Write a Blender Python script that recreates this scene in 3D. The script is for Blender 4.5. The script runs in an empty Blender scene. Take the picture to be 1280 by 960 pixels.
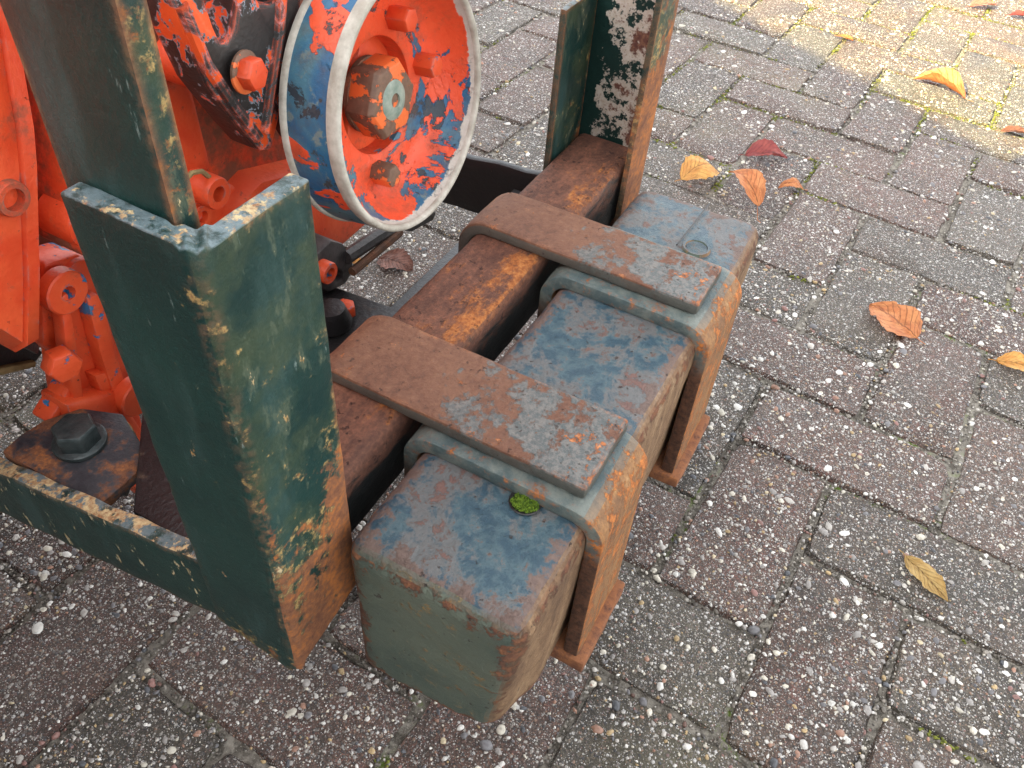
import bpy, bmesh, math, random
import numpy as np
from mathutils import Vector, Matrix, noise as mnoise
R = math.radians
rnd = random.Random(7)
rng = np.random.default_rng(11)
SC = bpy.context.scene
COL = SC.collection

# ------------------------------------------------------------------ camera
# world: +X along the crossbeam, +Y from the crossbeam towards the tractor, +Z up; metres
F_PX = 1030.15
CAM_H = 0.6682
RIGHT = Vector((0.477474, -0.875887, 0.069567))
DOWN = Vector((-0.605393, -0.385333, -0.696432))
FWD = Vector((0.636802, 0.290413, -0.714243))
CAM = Vector((0, 0, CAM_H))
cd = bpy.data.cameras.new('camera'); cam = bpy.data.objects.new('camera', cd); COL.objects.link(cam)
cd.sensor_fit = 'HORIZONTAL'; cd.sensor_width = 36; cd.lens = F_PX / 1280 * 36
cd.clip_start = 0.01; cd.clip_end = 400
m = Matrix((RIGHT, -DOWN, -FWD)).transposed().to_4x4(); m.translation = CAM
cam.matrix_world = m
SC.camera = cam

# ------------------------------------------------------------------ light
SUN_AZ = Vector((-0.88, 0.47))          # where the sun stands
SUN_EL = R(34)
w = bpy.data.worlds.new('World'); SC.world = w; w.use_nodes = True
wn = w.node_tree; bg = wn.nodes['Background']
sky = wn.nodes.new('ShaderNodeTexSky'); sky.sky_type = 'NISHITA'; sky.sun_disc = False
sky.sun_elevation = SUN_EL; sky.sun_rotation = math.atan2(SUN_AZ.x, SUN_AZ.y)
sky.air_density = 0.75; sky.dust_density = 2.2; sky.ozone_density = 0.8
# unseen broken cloud added to whiten the light: same sky, paler where it lies
wtc = wn.nodes.new('ShaderNodeTexCoord'); wno = wn.nodes.new('ShaderNodeTexNoise'); wno.inputs['Scale'].default_value = 3.2; wno.inputs['Detail'].default_value = 7
wn.links.new(wtc.outputs['Generated'], wno.inputs['Vector'])
wmr = wn.nodes.new('ShaderNodeMapRange'); wmr.inputs[1].default_value = .20; wmr.inputs[2].default_value = .46; wn.links.new(wno.outputs['Fac'], wmr.inputs[0])
whs = wn.nodes.new('ShaderNodeHueSaturation'); whs.inputs['Saturation'].default_value = .06; whs.inputs['Value'].default_value = 1.35; wn.links.new(sky.outputs[0], whs.inputs['Color'])
wmx = wn.nodes.new('ShaderNodeMix'); wmx.data_type = 'RGBA'; wn.links.new(wmr.outputs[0], wmx.inputs[0]); wn.links.new(sky.outputs[0], wmx.inputs[6]); wn.links.new(whs.outputs[0], wmx.inputs[7])
wn.links.new(wmx.outputs[2], bg.inputs[0]); bg.inputs[1].default_value = 0.15
sl = bpy.data.lights.new('sun', 'SUN'); sun = bpy.data.objects.new('sun', sl); COL.objects.link(sun)
sl.energy = 4.2; sl.angle = R(0.5); sl.color = (1.0, 0.82, 0.32)
sd = Vector((SUN_AZ.x * math.cos(SUN_EL), SUN_AZ.y * math.cos(SUN_EL), math.sin(SUN_EL)))
sun.rotation_euler = sd.to_track_quat('Z', 'Y').to_euler(); sun.location = sd * 12
SC.view_settings.view_transform = 'Standard'; SC.view_settings.look = 'None'
SC.view_settings.gamma = 1; SC.view_settings.exposure = 2.22

# ------------------------------------------------------------------ helpers
def px(x, y, a=None, b=None, z=None):
    """photo pixel -> point on the plane X=a, Y=-b or Z=z"""
    d = FWD + RIGHT * ((x - 640) / F_PX) + DOWN * ((y - 480) / F_PX)
    if a is not None: t = (a - CAM.x) / d.x
    elif b is not None: t = (-b - CAM.y) / d.y
    else: t = (z - CAM.z) / d.z
    return CAM + d * t

def empty(name, loc, label, cat, group=None):
    o = bpy.data.objects.new(name, None); COL.objects.link(o); o.location = loc; o.empty_display_size = .05
    o['label'] = label; o['category'] = cat
    if group: o['group'] = group
    return o

def link(name, me, mat, parent=None, label=None, cat=None, group=None, kind=None, recentre=True):
    """mesh given in world coordinates -> object with its origin at its own centre"""
    if mat: me.materials.append(mat)
    o = bpy.data.objects.new(name, me); COL.objects.link(o)
    c = Vector((0, 0, 0))
    if recentre and len(me.vertices):
        co = np.empty(len(me.vertices) * 3, 'f'); me.vertices.foreach_get('co', co); co = co.reshape(-1, 3)
        c = Vector([float(v) for v in (co.min(0) + co.max(0)) / 2])
        me.transform(Matrix.Translation(-c))
    o.location = c
    if parent is not None:
        o.parent = parent
        pl = parent.location.copy(); q = parent.parent
        while q is not None: pl += q.location; q = q.parent
        o.location = c - pl
    if label: o['label'] = label
    if cat: o['category'] = cat
    if group: o['group'] = group
    if kind: o['kind'] = kind
    return o

def finish(bm, name, mat, parent=None, bevel=0.0, seg=2, smooth=40, lump=0.0, lscale=60, **kw):
    bmesh.ops.remove_doubles(bm, verts=bm.verts, dist=1e-6)
    bmesh.ops.recalc_face_normals(bm, faces=bm.faces)
    if bevel:
        es = [e for e in bm.edges if len(e.link_faces) == 2 and e.calc_face_angle(0) > R(35)]
        bmesh.ops.bevel(bm, geom=es, offset=bevel, offset_type='OFFSET', segments=seg, profile=.5, affect='EDGES', clamp_overlap=True)
    if lump:
        for v in bm.verts:
            n = mnoise.noise_vector(v.co * lscale) + .5 * mnoise.noise_vector(v.co * lscale * 2.7)
            v.co += n * lump
    me = bpy.data.meshes.new(name); bm.to_mesh(me); bm.free()
    for p in me.polygons: p.use_smooth = True
    me.set_sharp_from_angle(angle=R(smooth))
    return link(name, me, mat, parent, **kw)

def box_bm(x0, x1, y0, y1, z0, z1, nx=1, ny=1, nz=1, bm=None):
    bm = bm or bmesh.new()
    def face(f, nu, nv):
        g = [[bm.verts.new(f(i / nu, j / nv)) for j in range(nv + 1)] for i in range(nu + 1)]
        for i in range(nu):
            for j in range(nv): bm.faces.new((g[i][j], g[i + 1][j], g[i + 1][j + 1], g[i][j + 1]))
    L = lambda a, b, t: a + (b - a) * t
    for zz in (z0, z1): face(lambda s, t: (L(x0, x1, s), L(y0, y1, t), zz), nx, ny)
    for yy in (y0, y1): face(lambda s, t: (L(x0, x1, s), yy, L(z0, z1, t)), nx, nz)
    for xx in (x0, x1): face(lambda s, t: (xx, L(y0, y1, s), L(z0, z1, t)), ny, nz)
    bmesh.ops.remove_doubles(bm, verts=bm.verts, dist=1e-6)
    return bm

def rbox(x0, x1, y0, y1, z0, z1, r, step=.006, warp=None):
    """rounded box with an even grid fine enough to be dented"""
    bm = box_bm(x0, x1, y0, y1, z0, z1, *(max(2, round((b - a) / step)) for a, b in ((x0, x1), (y0, y1), (z0, z1))))
    lo = Vector((x0 + r, y0 + r, z0 + r)); hi = Vector((x1 - r, y1 - r, z1 - r))
    for v in bm.verts:
        c = Vector([min(max(v.co[i], lo[i]), hi[i]) for i in range(3)])
        d = v.co - c
        if d.length > 1e-9: v.co = c + d.normalized() * r
        if warp: v.co = warp(v.co)
    return bm

def strip_bm(path, t, x0, x1, nx=6):
    """flat bar bent along a (y,z) path, thickness t to the left of the path, from x0 to x1"""
    p = [Vector(q) for q in path]; n = len(p); off = []
    for i in range(n):
        d0 = (p[i] - p[i - 1]).normalized() if i else None
        d1 = (p[i + 1] - p[i]).normalized() if i < n - 1 else None
        d = ((d0 or d1) + (d1 or d0)).normalized()
        nn = Vector((-d.y, d.x)); k = 1 / max(.5, nn.dot(Vector((-(d1 or d0).y, (d1 or d0).x))))
        off.append(p[i] + nn * t * k)
    bm = bmesh.new()
    xs = [x0 + (x1 - x0) * i / nx for i in range(nx + 1)]
    A = [[bm.verts.new((x, q.x, q.y)) for q in p] for x in xs]
    B = [[bm.verts.new((x, q.x, q.y)) for q in off] for x in xs]
    for i in range(nx):
        for j in range(n - 1):
            bm.faces.new((A[i][j], A[i + 1][j], A[i + 1][j + 1], A[i][j + 1]))
            bm.faces.new((B[i][j], B[i][j + 1], B[i + 1][j + 1], B[i + 1][j]))
        for j in (0, n - 1): bm.faces.new((A[i][j], B[i][j], B[i + 1][j], A[i + 1][j]))
    for i in (0, nx):
        for j in range(n - 1): bm.faces.new((A[i][j], A[i][j + 1], B[i][j + 1], B[i][j]))
    return bm

def fillet(pts, r, k=6):
    out = []
    for i, q in enumerate(pts):
        q = Vector(q)
        if i in (0, len(pts) - 1): out.append(q); continue
        a = Vector(pts[i - 1]) - q; b = Vector(pts[i + 1]) - q
        ang = a.angle(b); d = min(r / math.tan(ang / 2), a.length * .49, b.length * .49); rr = d * math.tan(ang / 2)
        c = q + (a.normalized() + b.normalized()).normalized() * (rr / math.sin(ang / 2))
        s = q + a.normalized() * d; e = q + b.normalized() * d
        for j in range(k + 1):
            t = j / k; v = (s - c).lerp(e - c, t)
            out.append(c + v.normalized() * rr)
    return out

def plate_bm(outer, holes, org, ux, uy, un, thick):
    """outline (2d, ux/uy) with holes, extruded along -un by thick"""
    bm = bmesh.new()
    T = lambda q: org + ux * q[0] + uy * q[1]
    es = []
    for loop in [outer] + list(holes):
        vs = [bm.verts.new(T(q)) for q in loop]
        es += [bm.edges.new((vs[i], vs[(i + 1) % len(vs)])) for i in range(len(vs))]
    bmesh.ops.triangle_fill(bm, use_beauty=True, use_dissolve=True, edges=es)
    r = bmesh.ops.extrude_face_region(bm, geom=list(bm.faces))
    bmesh.ops.translate(bm, vec=-un * thick, verts=[g for g in r['geom'] if isinstance(g, bmesh.types.BMVert)])
    return bm

UX, UY, UN = Vector((1, 0, 0)), Vector((0, 0, 1)), Vector((0, -1, 0))
def slab(name, outline, b, thick, mat, parent, bevel=.003, holes=(), **kw):
    """outline in photo pixels laid on the plane Y=-b, thickness towards the tractor"""
    f = lambda L: [(lambda v: (v.x, v.z))(px(*q, b=b)) for q in L]
    bm = plate_bm(f(outline), [f(h) for h in holes], Vector((0, -b, 0)), UX, UY, UN, thick)
    return finish(bm, name, mat, parent, bevel=bevel, **kw)

def lathe_bm(prof, c, n, seg=48, bm=None, closed=False):
    """profile (radius, distance along n) turned about the axis n through c"""
    bm = bm or bmesh.new(); n = n.normalized()
    u = n.orthogonal().normalized(); v = n.cross(u)
    rings = []
    for r, d in prof:
        if r < 1e-6: rings.append([bm.verts.new(c + n * d)])
        else: rings.append([bm.verts.new(c + n * d + (u * math.cos(2 * math.pi * i / seg) + v * math.sin(2 * math.pi * i / seg)) * r) for i in range(seg)])
    pairs = list(zip(rings, rings[1:])) + ([(rings[-1], rings[0])] if closed else [])
    for A, B in pairs:
        for i in range(seg):
            j = (i + 1) % seg
            if len(A) == 1 and len(B) == 1: continue
            if len(A) == 1: bm.faces.new((A[0], B[i], B[j]))
            elif len(B) == 1: bm.faces.new((A[i], B[0], A[j]))
            else: bm.faces.new((A[i], B[i], B[j], A[j]))
    return bm

def tube_bm(pts, r, seg=10, bm=None):
    bm = bm or bmesh.new(); rings = []
    for i, p in enumerate(pts):
        d = (pts[min(i + 1, len(pts) - 1)] - pts[max(i - 1, 0)]).normalized()
        u = d.orthogonal().normalized() if not rings else (u - d * u.dot(d)).normalized(); v = d.cross(u)
        rr = r[i] if isinstance(r, (list, tuple)) else r
        rings.append([bm.verts.new(p + (u * math.cos(2 * math.pi * k / seg) + v * math.sin(2 * math.pi * k / seg)) * rr) for k in range(seg)])
    for A, B in zip(rings, rings[1:]):
        for k in range(seg): bm.faces.new((A[k], B[k], B[(k + 1) % seg], A[(k + 1) % seg]))
    bm.faces.new(rings[0]); bm.faces.new(rings[-1])
    return bm

def hexbolt(name, c, n, r, h, mat, parent, washer=0, rot=0, wmat=None, **kw):
    n = n.normalized(); u = n.orthogonal().normalized(); v = n.cross(u)
    bm = bmesh.new(); rings = []
    for rr, d in ((r, 0), (r, h * .86), (r * .90, h)):
        rings.append([bm.verts.new(c + n * d + (u * math.cos(R(60 * i + rot)) + v * math.sin(R(60 * i + rot))) * rr) for i in range(6)])
    for A, B in zip(rings, rings[1:]):
        for i in range(6): bm.faces.new((A[i], A[(i + 1) % 6], B[(i + 1) % 6], B[i]))
    bm.faces.new(rings[0]); bm.faces.new(rings[-1])
    o = finish(bm, name, mat, parent, bevel=r * .025, **kw)
    if washer:
        w = lathe_bm([(r * .5, 0), (washer, 0), (washer, h * .16), (washer * .93, h * .22), (r * .5, h * .22)], c - n * h * .06, n, 32)
        finish(w, 'washer', wmat or mat, o if (parent is None or parent.parent is None) else parent)
    return o

# ------------------------------------------------------------------ material kit
class Mat:
    def __init__(s, name, coord='Object'):
        s.m = bpy.data.materials.new(name); s.m.use_nodes = True; s.t = s.m.node_tree
        s.b = s.t.nodes['Principled BSDF']; s.tc = s.n('ShaderNodeTexCoord'); s.v = s.tc.outputs[coord]
        s.col = None; s.rough = None; s.h = None; s.off = 0
    def n(s, k, **kw):
        x = s.t.nodes.new(k)
        for a, b in kw.items(): setattr(x, a, b)
        return x
    def put(s, sock, v):
        if isinstance(v, bpy.types.NodeSocket): s.t.links.new(v, sock)
        elif isinstance(v, (tuple, list)) and len(v) == 3 and sock.type == 'RGBA': sock.default_value = (*v, 1)
        else: sock.default_value = v
    def vec(s, scale=(1, 1, 1), loc=(0, 0, 0), rot=(0, 0, 0)):
        x = s.n('ShaderNodeMapping'); s.put(x.inputs[0], s.v); x.inputs[1].default_value = loc; x.inputs[2].default_value = rot; x.inputs[3].default_value = scale
        return x.outputs[0]
    def noise(s, scale, detail=5, rough=.6, dist=0, vec=None, seed=None):
        s.off += 1
        x = s.n('ShaderNodeTexNoise', noise_dimensions='4D'); s.put(x.inputs['Vector'], vec or s.v)
        x.inputs['W'].default_value = s.off * 3.7 if seed is None else seed
        x.inputs['Scale'].default_value = scale; x.inputs['Detail'].default_value = detail; x.inputs['Roughness'].default_value = rough; x.inputs['Distortion'].default_value = dist
        return x.outputs['Fac']
    def vor(s, scale, feature='F1', vec=None, rand=1, out='Distance'):
        x = s.n('ShaderNodeTexVoronoi', feature=feature); s.put(x.inputs['Vector'], vec or s.v); x.inputs['Scale'].default_value = scale; x.inputs['Randomness'].default_value = rand
        return x.outputs[out] if out else x
    def thr(s, f, a, b):
        x = s.n('ShaderNodeMapRange', interpolation_type='SMOOTHSTEP'); s.put(x.inputs[0], f); x.inputs[1].default_value = a; x.inputs[2].default_value = b
        return x.outputs[0]
    def lin(s, f, a, b, c=0, d=1):
        x = s.n('ShaderNodeMapRange'); s.put(x.inputs[0], f); x.inputs[1].default_value = a; x.inputs[2].default_value = b; x.inputs[3].default_value = c; x.inputs[4].default_value = d
        return x.outputs[0]
    def op(s, o, a, b=0.0):
        x = s.n('ShaderNodeMath', operation=o); s.put(x.inputs[0], a); s.put(x.inputs[1], b); return x.outputs[0]
    def mul(s, *a):
        r = a[0]
        for b in a[1:]: r = s.op('MULTIPLY', r, b)
        return r
    def add(s, *a):
        r = a[0]
        for b in a[1:]: r = s.op('ADD', r, b)
        return r
    def inv(s, a): return s.op('SUBTRACT', 1.0, a)
    def mixc(s, f, a, b, mode='MIX'):
        x = s.n('ShaderNodeMix', data_type='RGBA', blend_type=mode); s.put(x.inputs[0], f); s.put(x.inputs[6], a); s.put(x.inputs[7], b); return x.outputs[2]
    def mixf(s, f, a, b):
        x = s.n('ShaderNodeMix', data_type='FLOAT'); s.put(x.inputs[0], f); s.put(x.inputs[2], a); s.put(x.inputs[3], b); return x.outputs[0]
    def ramp(s, f, stops, const=False):
        x = s.n('ShaderNodeValToRGB'); s.put(x.inputs[0], f); e = x.color_ramp.elements
        if const: x.color_ramp.interpolation = 'CONSTANT'
        while len(e) < len(stops): e.new(.5)
        for i, (p, c) in enumerate(stops): e[i].position = p; e[i].color = (*c, 1)
        return x.outputs[0]
    def xyz(s, src=None):
        x = s.n('ShaderNodeSeparateXYZ'); s.put(x.inputs[0], src or s.v); return x.outputs
    def normal(s):
        g = s.n('ShaderNodeNewGeometry'); return s.xyz(g.outputs['True Normal'])
    def edge(s, r=.004, lo=.02, hi=.25):
        b = s.n('ShaderNodeBevel', samples=4); b.inputs[0].default_value = r
        g = s.n('ShaderNodeNewGeometry'); d = s.n('ShaderNodeVectorMath', operation='DOT_PRODUCT')
        s.t.links.new(b.outputs[0], d.inputs[0]); s.t.links.new(g.outputs['True Normal'], d.inputs[1])
        return s.thr(s.inv(d.outputs['Value']), lo, hi)
    def base(s, c, rough=.5, h=None): s.col = c; s.rough = rough; s.h = h; return s
    def layer(s, mask, c, rough=None, dh=0.0):
        s.col = s.mixc(mask, s.col, c)
        if rough is not None: s.rough = s.mixf(mask, s.rough, rough)
        if dh: s.h = s.add(s.h if s.h is not None else 0.0, s.mul(mask, dh))
        return s
    def relief(s, f, k): s.h = s.add(s.h if s.h is not None else 0.0, s.mul(f, k)); return s
    def done(s, metal=0.0, spec=.5, bump=1.0, coat=0.0):
        s.put(s.b.inputs['Base Color'], s.col); s.put(s.b.inputs['Roughness'], s.rough); s.put(s.b.inputs['Metallic'], metal)
        s.b.inputs['Specular IOR Level'].default_value = spec
        if coat: s.b.inputs['Coat Weight'].default_value = coat; s.b.inputs['Coat Roughness'].default_value = .15
        if s.h is not None:
            x = s.n('ShaderNodeBump'); x.inputs['Strength'].default_value = bump; x.inputs['Distance'].default_value = 1.0
            s.put(x.inputs['Height'], s.h); s.t.links.new(x.outputs[0], s.b.inputs['Normal'])
        return s.m

RUST_D, RUST_B, RUST_O, OCHRE = (.050, .020, .013), (.13, .052, .028), (.40, .135, .032), (.34, .185, .075)
def rust_col(M, sc=1.0, up=0.0):
    a = M.noise(40 * sc, 9, .72); b = M.noise(230 * sc, 5, .7)
    return M.ramp(M.add(M.mul(a, .55), M.mul(b, .45), up), [(.34, RUST_D), (.46, RUST_B), (.55, (.22, .088, .038)), (.64, RUST_O), (.76, (.46, .20, .07))])

def mat_green(name='green_frame_paint', heel=None, rf=.02, lo=(.05, -.13), lowk=.27, ext=.0, chip=0.0):
    """dark green frame paint, chipped to cream primer and rust"""
    M = Mat(name); X = M.xyz(); N = M.normal()
    big = M.noise(14, 4, .55); st = M.noise(30, 5, .6, vec=M.vec((1, 1, .22)))
    M.base(M.mixc(M.thr(big, .35, .7), (.0065, .029, .026), (.011, .043, .036)), .38)
    M.layer(M.mul(M.thr(st, .50, .70), .7), (.042, .088, .082), .5)
    front = M.thr(M.op('MULTIPLY', N[1], -1.0), .5, .8)        # the face turned to the weights is far more worn
    low = M.thr(X[2], *lo)
    e = M.edge(.007, .012, .16)
    if heel:
        hd = M.op('SQRT', M.add(M.op('POWER', M.op('SUBTRACT', X[0], heel[0]), 2.0), M.op('POWER', M.op('SUBTRACT', X[1], heel[1]), 2.0)))
        e = M.op('MAXIMUM', e, M.thr(M.add(hd, M.mul(M.noise(70, 7, .7), .008)), .0112, .0066)); e = M.mul(e, M.lin(M.noise(18, 4, .6), .35, .65, .05, .55))
    n1 = M.noise(70, 9, .74); n2 = M.noise(210, 5, .65); n3 = M.noise(24, 6, .62); n5 = M.noise(95, 6, .7, vec=M.vec((1, 1, .35), rot=(0, .7, 0)))
    M.layer(M.mul(front, M.thr(n3, .42, .62), .8), M.mixc(n1, (.022, .050, .026), (.07, .085, .045)), .55)
    M.layer(M.mul(front, M.thr(n5, .54, .62), .6), (.09, .115, .075), .6)
    ch = M.thr(M.add(n5, M.mul(front, .03), M.mul(front, low, .03), chip), .672, .70)
    M.layer(ch, M.ramp(n2, [(.35, (.36, .2, .06)), (.55, (.66, .56, .34))]), .6, -.0003)
    scr = M.thr(M.noise(150, 7, .75, vec=M.vec((1, 1, .22), rot=(.5, .3, 0))), .63, .68)
    M.layer(M.mul(scr, .7), (.20, .27, .25), .6)
    spot = M.mul(M.thr(M.noise(60, 5, .62), .70, .73), M.inv(front))
    M.layer(spot, M.mixc(n1, (.3, .12, .05), (.5, .36, .2)), .7, -.0003)
    rm = M.add(M.mul(front, low, lowk), M.mul(M.thr(X[2], -.115, -.155), .18 + ext), M.mul(e, .23), M.mul(front, rf), M.mul(M.thr(X[0], .0, .03), front, M.thr(X[2], .12, -.08), .20))
    rust = M.thr(M.add(n1, rm), .67, .76)
    M.layer(M.mul(M.thr(M.add(n1, rm), .62, .68), M.inv(rust), M.thr(M.add(n2, M.mul(n3, .5)), .74, .90)), (.44, .30, .11), .7)
    M.layer(rust, rust_col(M, 1, .055), .85, -.0002)
    sky_top = M.mul(M.thr(N[2], .15, .8), M.thr(n1, .42, .55), .8)
    M.layer(sky_top, M.mixc(n2, (.07, .12, .135), (.22, .28, .30)), .4)  # upward faces: pale blue sky reflection painted in over the worn edges
    M.layer(M.mul(M.thr(N[2], .3, .7), M.thr(M.add(n5, chip), .545, .60)), M.ramp(n2, [(.35, (.25, .10, .04)), (.6, (.58, .46, .25))]), .7)
    M.layer(M.mul(e, M.thr(n2, .42, .6), M.inv(sky_top), .85), (.22, .11, .06), .75)
    M.relief(n2, .0005).relief(n1, .0009)
    return M.done(spec=.38)

def mat_beam():
    M = Mat('rusted_beam'); X = M.xyz(); N = M.normal()
    st = M.noise(55, 9, .74, vec=M.vec((.4, 1, 1))); n2 = M.noise(280, 5, .7); big = M.noise(11, 5, .6); pit = M.noise(150, 5, .65)
    M.base(M.ramp(M.add(M.mul(st, .6), M.mul(n2, .4)), [(.32, (.035, .016, .012)), (.47, (.10, .042, .027)), (.56, (.17, .070, .042)), (.68, (.27, .12, .07))]), .75)
    edge = M.thr(X[1], .016, -.028)
    top = M.thr(N[2], .3, .7)
    mid = M.thr(M.op('ABSOLUTE', M.op('SUBTRACT', X[0], -.02)), .13, .03)
    o = M.thr(M.add(M.mul(st, .7), M.mul(pit, .3), M.mul(edge, .11), M.mul(M.thr(big, .42, .62), .07), M.mul(mid, .045)), .62, .73)
    M.layer(M.mul(o, top), M.ramp(n2, [(.32, (.15, .045, .015)), (.48, (.32, .105, .028)), (.66, (.46, .19, .06))]), .88, .0004)
    M.layer(M.mul(M.thr(pit, .60, .64), .75), (.025, .012, .010), .85, -.0008)
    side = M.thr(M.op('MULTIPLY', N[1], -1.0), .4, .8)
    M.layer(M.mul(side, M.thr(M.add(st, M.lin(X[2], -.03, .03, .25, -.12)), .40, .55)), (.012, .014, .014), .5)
    M.relief(st, .0022).relief(n2, .0008)
    return M.done(spec=.35)

def mat_hook():
    """flat bar: mottled brown rust over the beam, thin grey paint left towards the front, orange at the cut end"""
    M = Mat('hook_plate_paint'); X = M.xyz(); N = M.normal()
    n1 = M.noise(30, 9, .72, .3); n2 = M.noise(260, 6, .72); n3 = M.noise(85, 9, .74); pit = M.noise(190, 5, .65)
    M.base(M.ramp(M.add(M.mul(n1, .35), M.mul(n2, .35), M.mul(n3, .3)), [(.34, (.055, .024, .015)), (.46, (.14, .060, .034)), (.56, (.20, .094, .053)), (.66, (.30, .155, .09))]), .70)
    M.layer(M.mul(M.thr(M.add(M.mul(n1, .6), M.mul(n3, .4)), .54, .62), .7), (.30, .125, .06), .8)
    paint = M.thr(M.add(M.mul(n1, .55), M.mul(n3, .45), M.lin(X[1], .09, -.09, -.13, .075)), .50, .54)
    M.layer(M.mul(paint, .88), M.mixc(M.thr(n2, .4, .6), (.062, .088, .092), (.15, .155, .145)), .45, .0003)
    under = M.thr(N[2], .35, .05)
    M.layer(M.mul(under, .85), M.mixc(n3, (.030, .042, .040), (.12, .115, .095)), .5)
    e = M.edge(.006, .015, .2)
    chips = M.thr(M.add(n3, M.mul(e, .10), M.mul(M.thr(X[1], -.055, -.10), .07)), .60, .64)
    M.layer(M.mul(chips, M.thr(N[2], .1, .5)), M.ramp(n2, [(.35, (.19, .062, .022)), (.52, (.42, .14, .045)), (.7, (.58, .27, .13))]), .8, .0003)
    M.layer(M.mul(M.thr(pit, .62, .66), .7), (.035, .018, .014), .85, -.0007)
    M.relief(n2, .0009).relief(n3, .0016)
    return M.done(spec=.45)

def mat_strap():
    M = Mat('strap_paint'); X = M.xyz(); N = M.normal()
    n1 = M.noise(34, 9, .72, .3); n2 = M.noise(260, 5, .7); n3 = M.noise(95, 9, .74); st = M.noise(60, 7, .7, vec=M.vec((1, 1, .16)))
    M.base(M.mixc(M.thr(n1, .40, .60), (.055, .085, .088), (.15, .17, .15)), .45)
    M.layer(M.mul(M.thr(n3, .54, .60), .7), M.mixc(n2, (.09, .06, .05), (.24, .15, .11)), .6)
    front = M.thr(M.op('MULTIPLY', N[1], -1.0), .25, .75)
    M.layer(M.mul(front, M.thr(n1, .22, .38)), M.ramp(M.add(M.mul(st, .6), M.mul(n2, .4)), [(.34, (.085, .042, .022)), (.47, (.20, .10, .045)), (.57, (.32, .165, .065)), (.70, (.42, .27, .13))]), .78)
    e = M.edge(.007, .015, .2)
    M.layer(M.thr(M.add(n3, M.mul(e, .08), M.mul(M.thr(X[1], -.045, -.062), .10)), .60, .66), M.ramp(n2, [(.35, (.26, .08, .022)), (.6, (.55, .19, .045))]), .82, .0003)
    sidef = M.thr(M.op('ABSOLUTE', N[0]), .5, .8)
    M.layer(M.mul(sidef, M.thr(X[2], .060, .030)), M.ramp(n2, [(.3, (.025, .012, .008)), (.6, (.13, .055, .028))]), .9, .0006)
    M.relief(n2, .0008).relief(n3, .0016)
    return M.done(spec=.45)

def mat_weight():
    M = Mat('weathered_weight_paint'); X = M.xyz(); N = M.normal()
    n1 = M.noise(24, 10, .70, .5); n2 = M.noise(280, 5, .7); n3 = M.noise(90, 9, .74, .2); n4 = M.noise(12, 6, .6); st = M.noise(55, 8, .7, vec=M.vec((1, 1, .22))); pit = M.noise(170, 4, .6)
    top = M.thr(N[2], .45, .75); end = M.thr(M.op('ABSOLUTE', N[0]), .45, .8); front = M.thr(M.op('MULTIPLY', N[1], -1.0), .40, .75)
    dd = [M.op('SUBTRACT', hf, M.op('ABSOLUTE', X[i])) for i, hf in enumerate((.219, .057, .076))]
    ed = M.op('SUBTRACT', M.op('SUBTRACT', M.add(*dd), M.op('MINIMUM', M.op('MINIMUM', dd[0], dd[1]), dd[2])), M.op('MAXIMUM', M.op('MAXIMUM', dd[0], dd[1]), dd[2]))
    e = M.thr(ed, .022, .003)                                   # nearness to an edge of the block
    M.base(M.mixc(M.thr(n3, .42, .58), (.020, .056, .082), (.058, .105, .122)), .34)  # green paint with the sky's blue reflection put into the colour, left on top
    M.layer(M.mul(M.thr(M.add(M.mul(n1, .7), M.mul(n3, .3)), .485, .53), .9), M.mixc(n2, (.070, .080, .082), (.165, .152, .142)), .5)
    M.layer(M.mul(M.thr(M.add(M.mul(n1, .45), M.mul(n3, .55)), .545, .575), .9), M.mixc(n2, (.085, .038, .032), (.22, .11, .085)), .7, .0002)
    M.layer(M.mul(M.thr(M.add(n3, M.mul(e, .17)), .57, .65), top), M.mixc(n2, (.055, .030, .024), (.20, .135, .11)), .65)
    M.layer(end, M.mixc(M.thr(n4, .35, .65), (.055, .082, .066), (.105, .128, .095)), .5)
    M.layer(M.mul(end, M.thr(n3, .50, .60), .45), (.12, .13, .085), .6)
    M.layer(M.mul(end, M.thr(M.add(M.mul(n3, .7), M.mul(n1, .3)), .555, .60)), M.mixc(n2, (.16, .10, .035), (.36, .25, .10)), .7)
    M.layer(M.mul(front, M.thr(M.add(n1, n3), .60, .85)), M.ramp(M.add(M.mul(st, .65), M.mul(n2, .35)), [(.34, (.075, .042, .024)), (.46, (.17, .095, .048)), (.56, (.27, .165, .085)), (.68, (.42, .32, .21))]), .75)
    rim = M.mul(M.inv(top), M.thr(M.add(n3, M.mul(e, .17), M.mul(M.thr(X[2], -.060, -.074), .08)), .60, .68))
    M.layer(rim, rust_col(M), .85, .0006)
    M.layer(M.mul(M.thr(pit, .64, .68), .85), (.030, .018, .014), .8, -.0008)
    M.relief(n2, .0009).relief(n3, .0022)
    return M.done(spec=.55)

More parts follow.
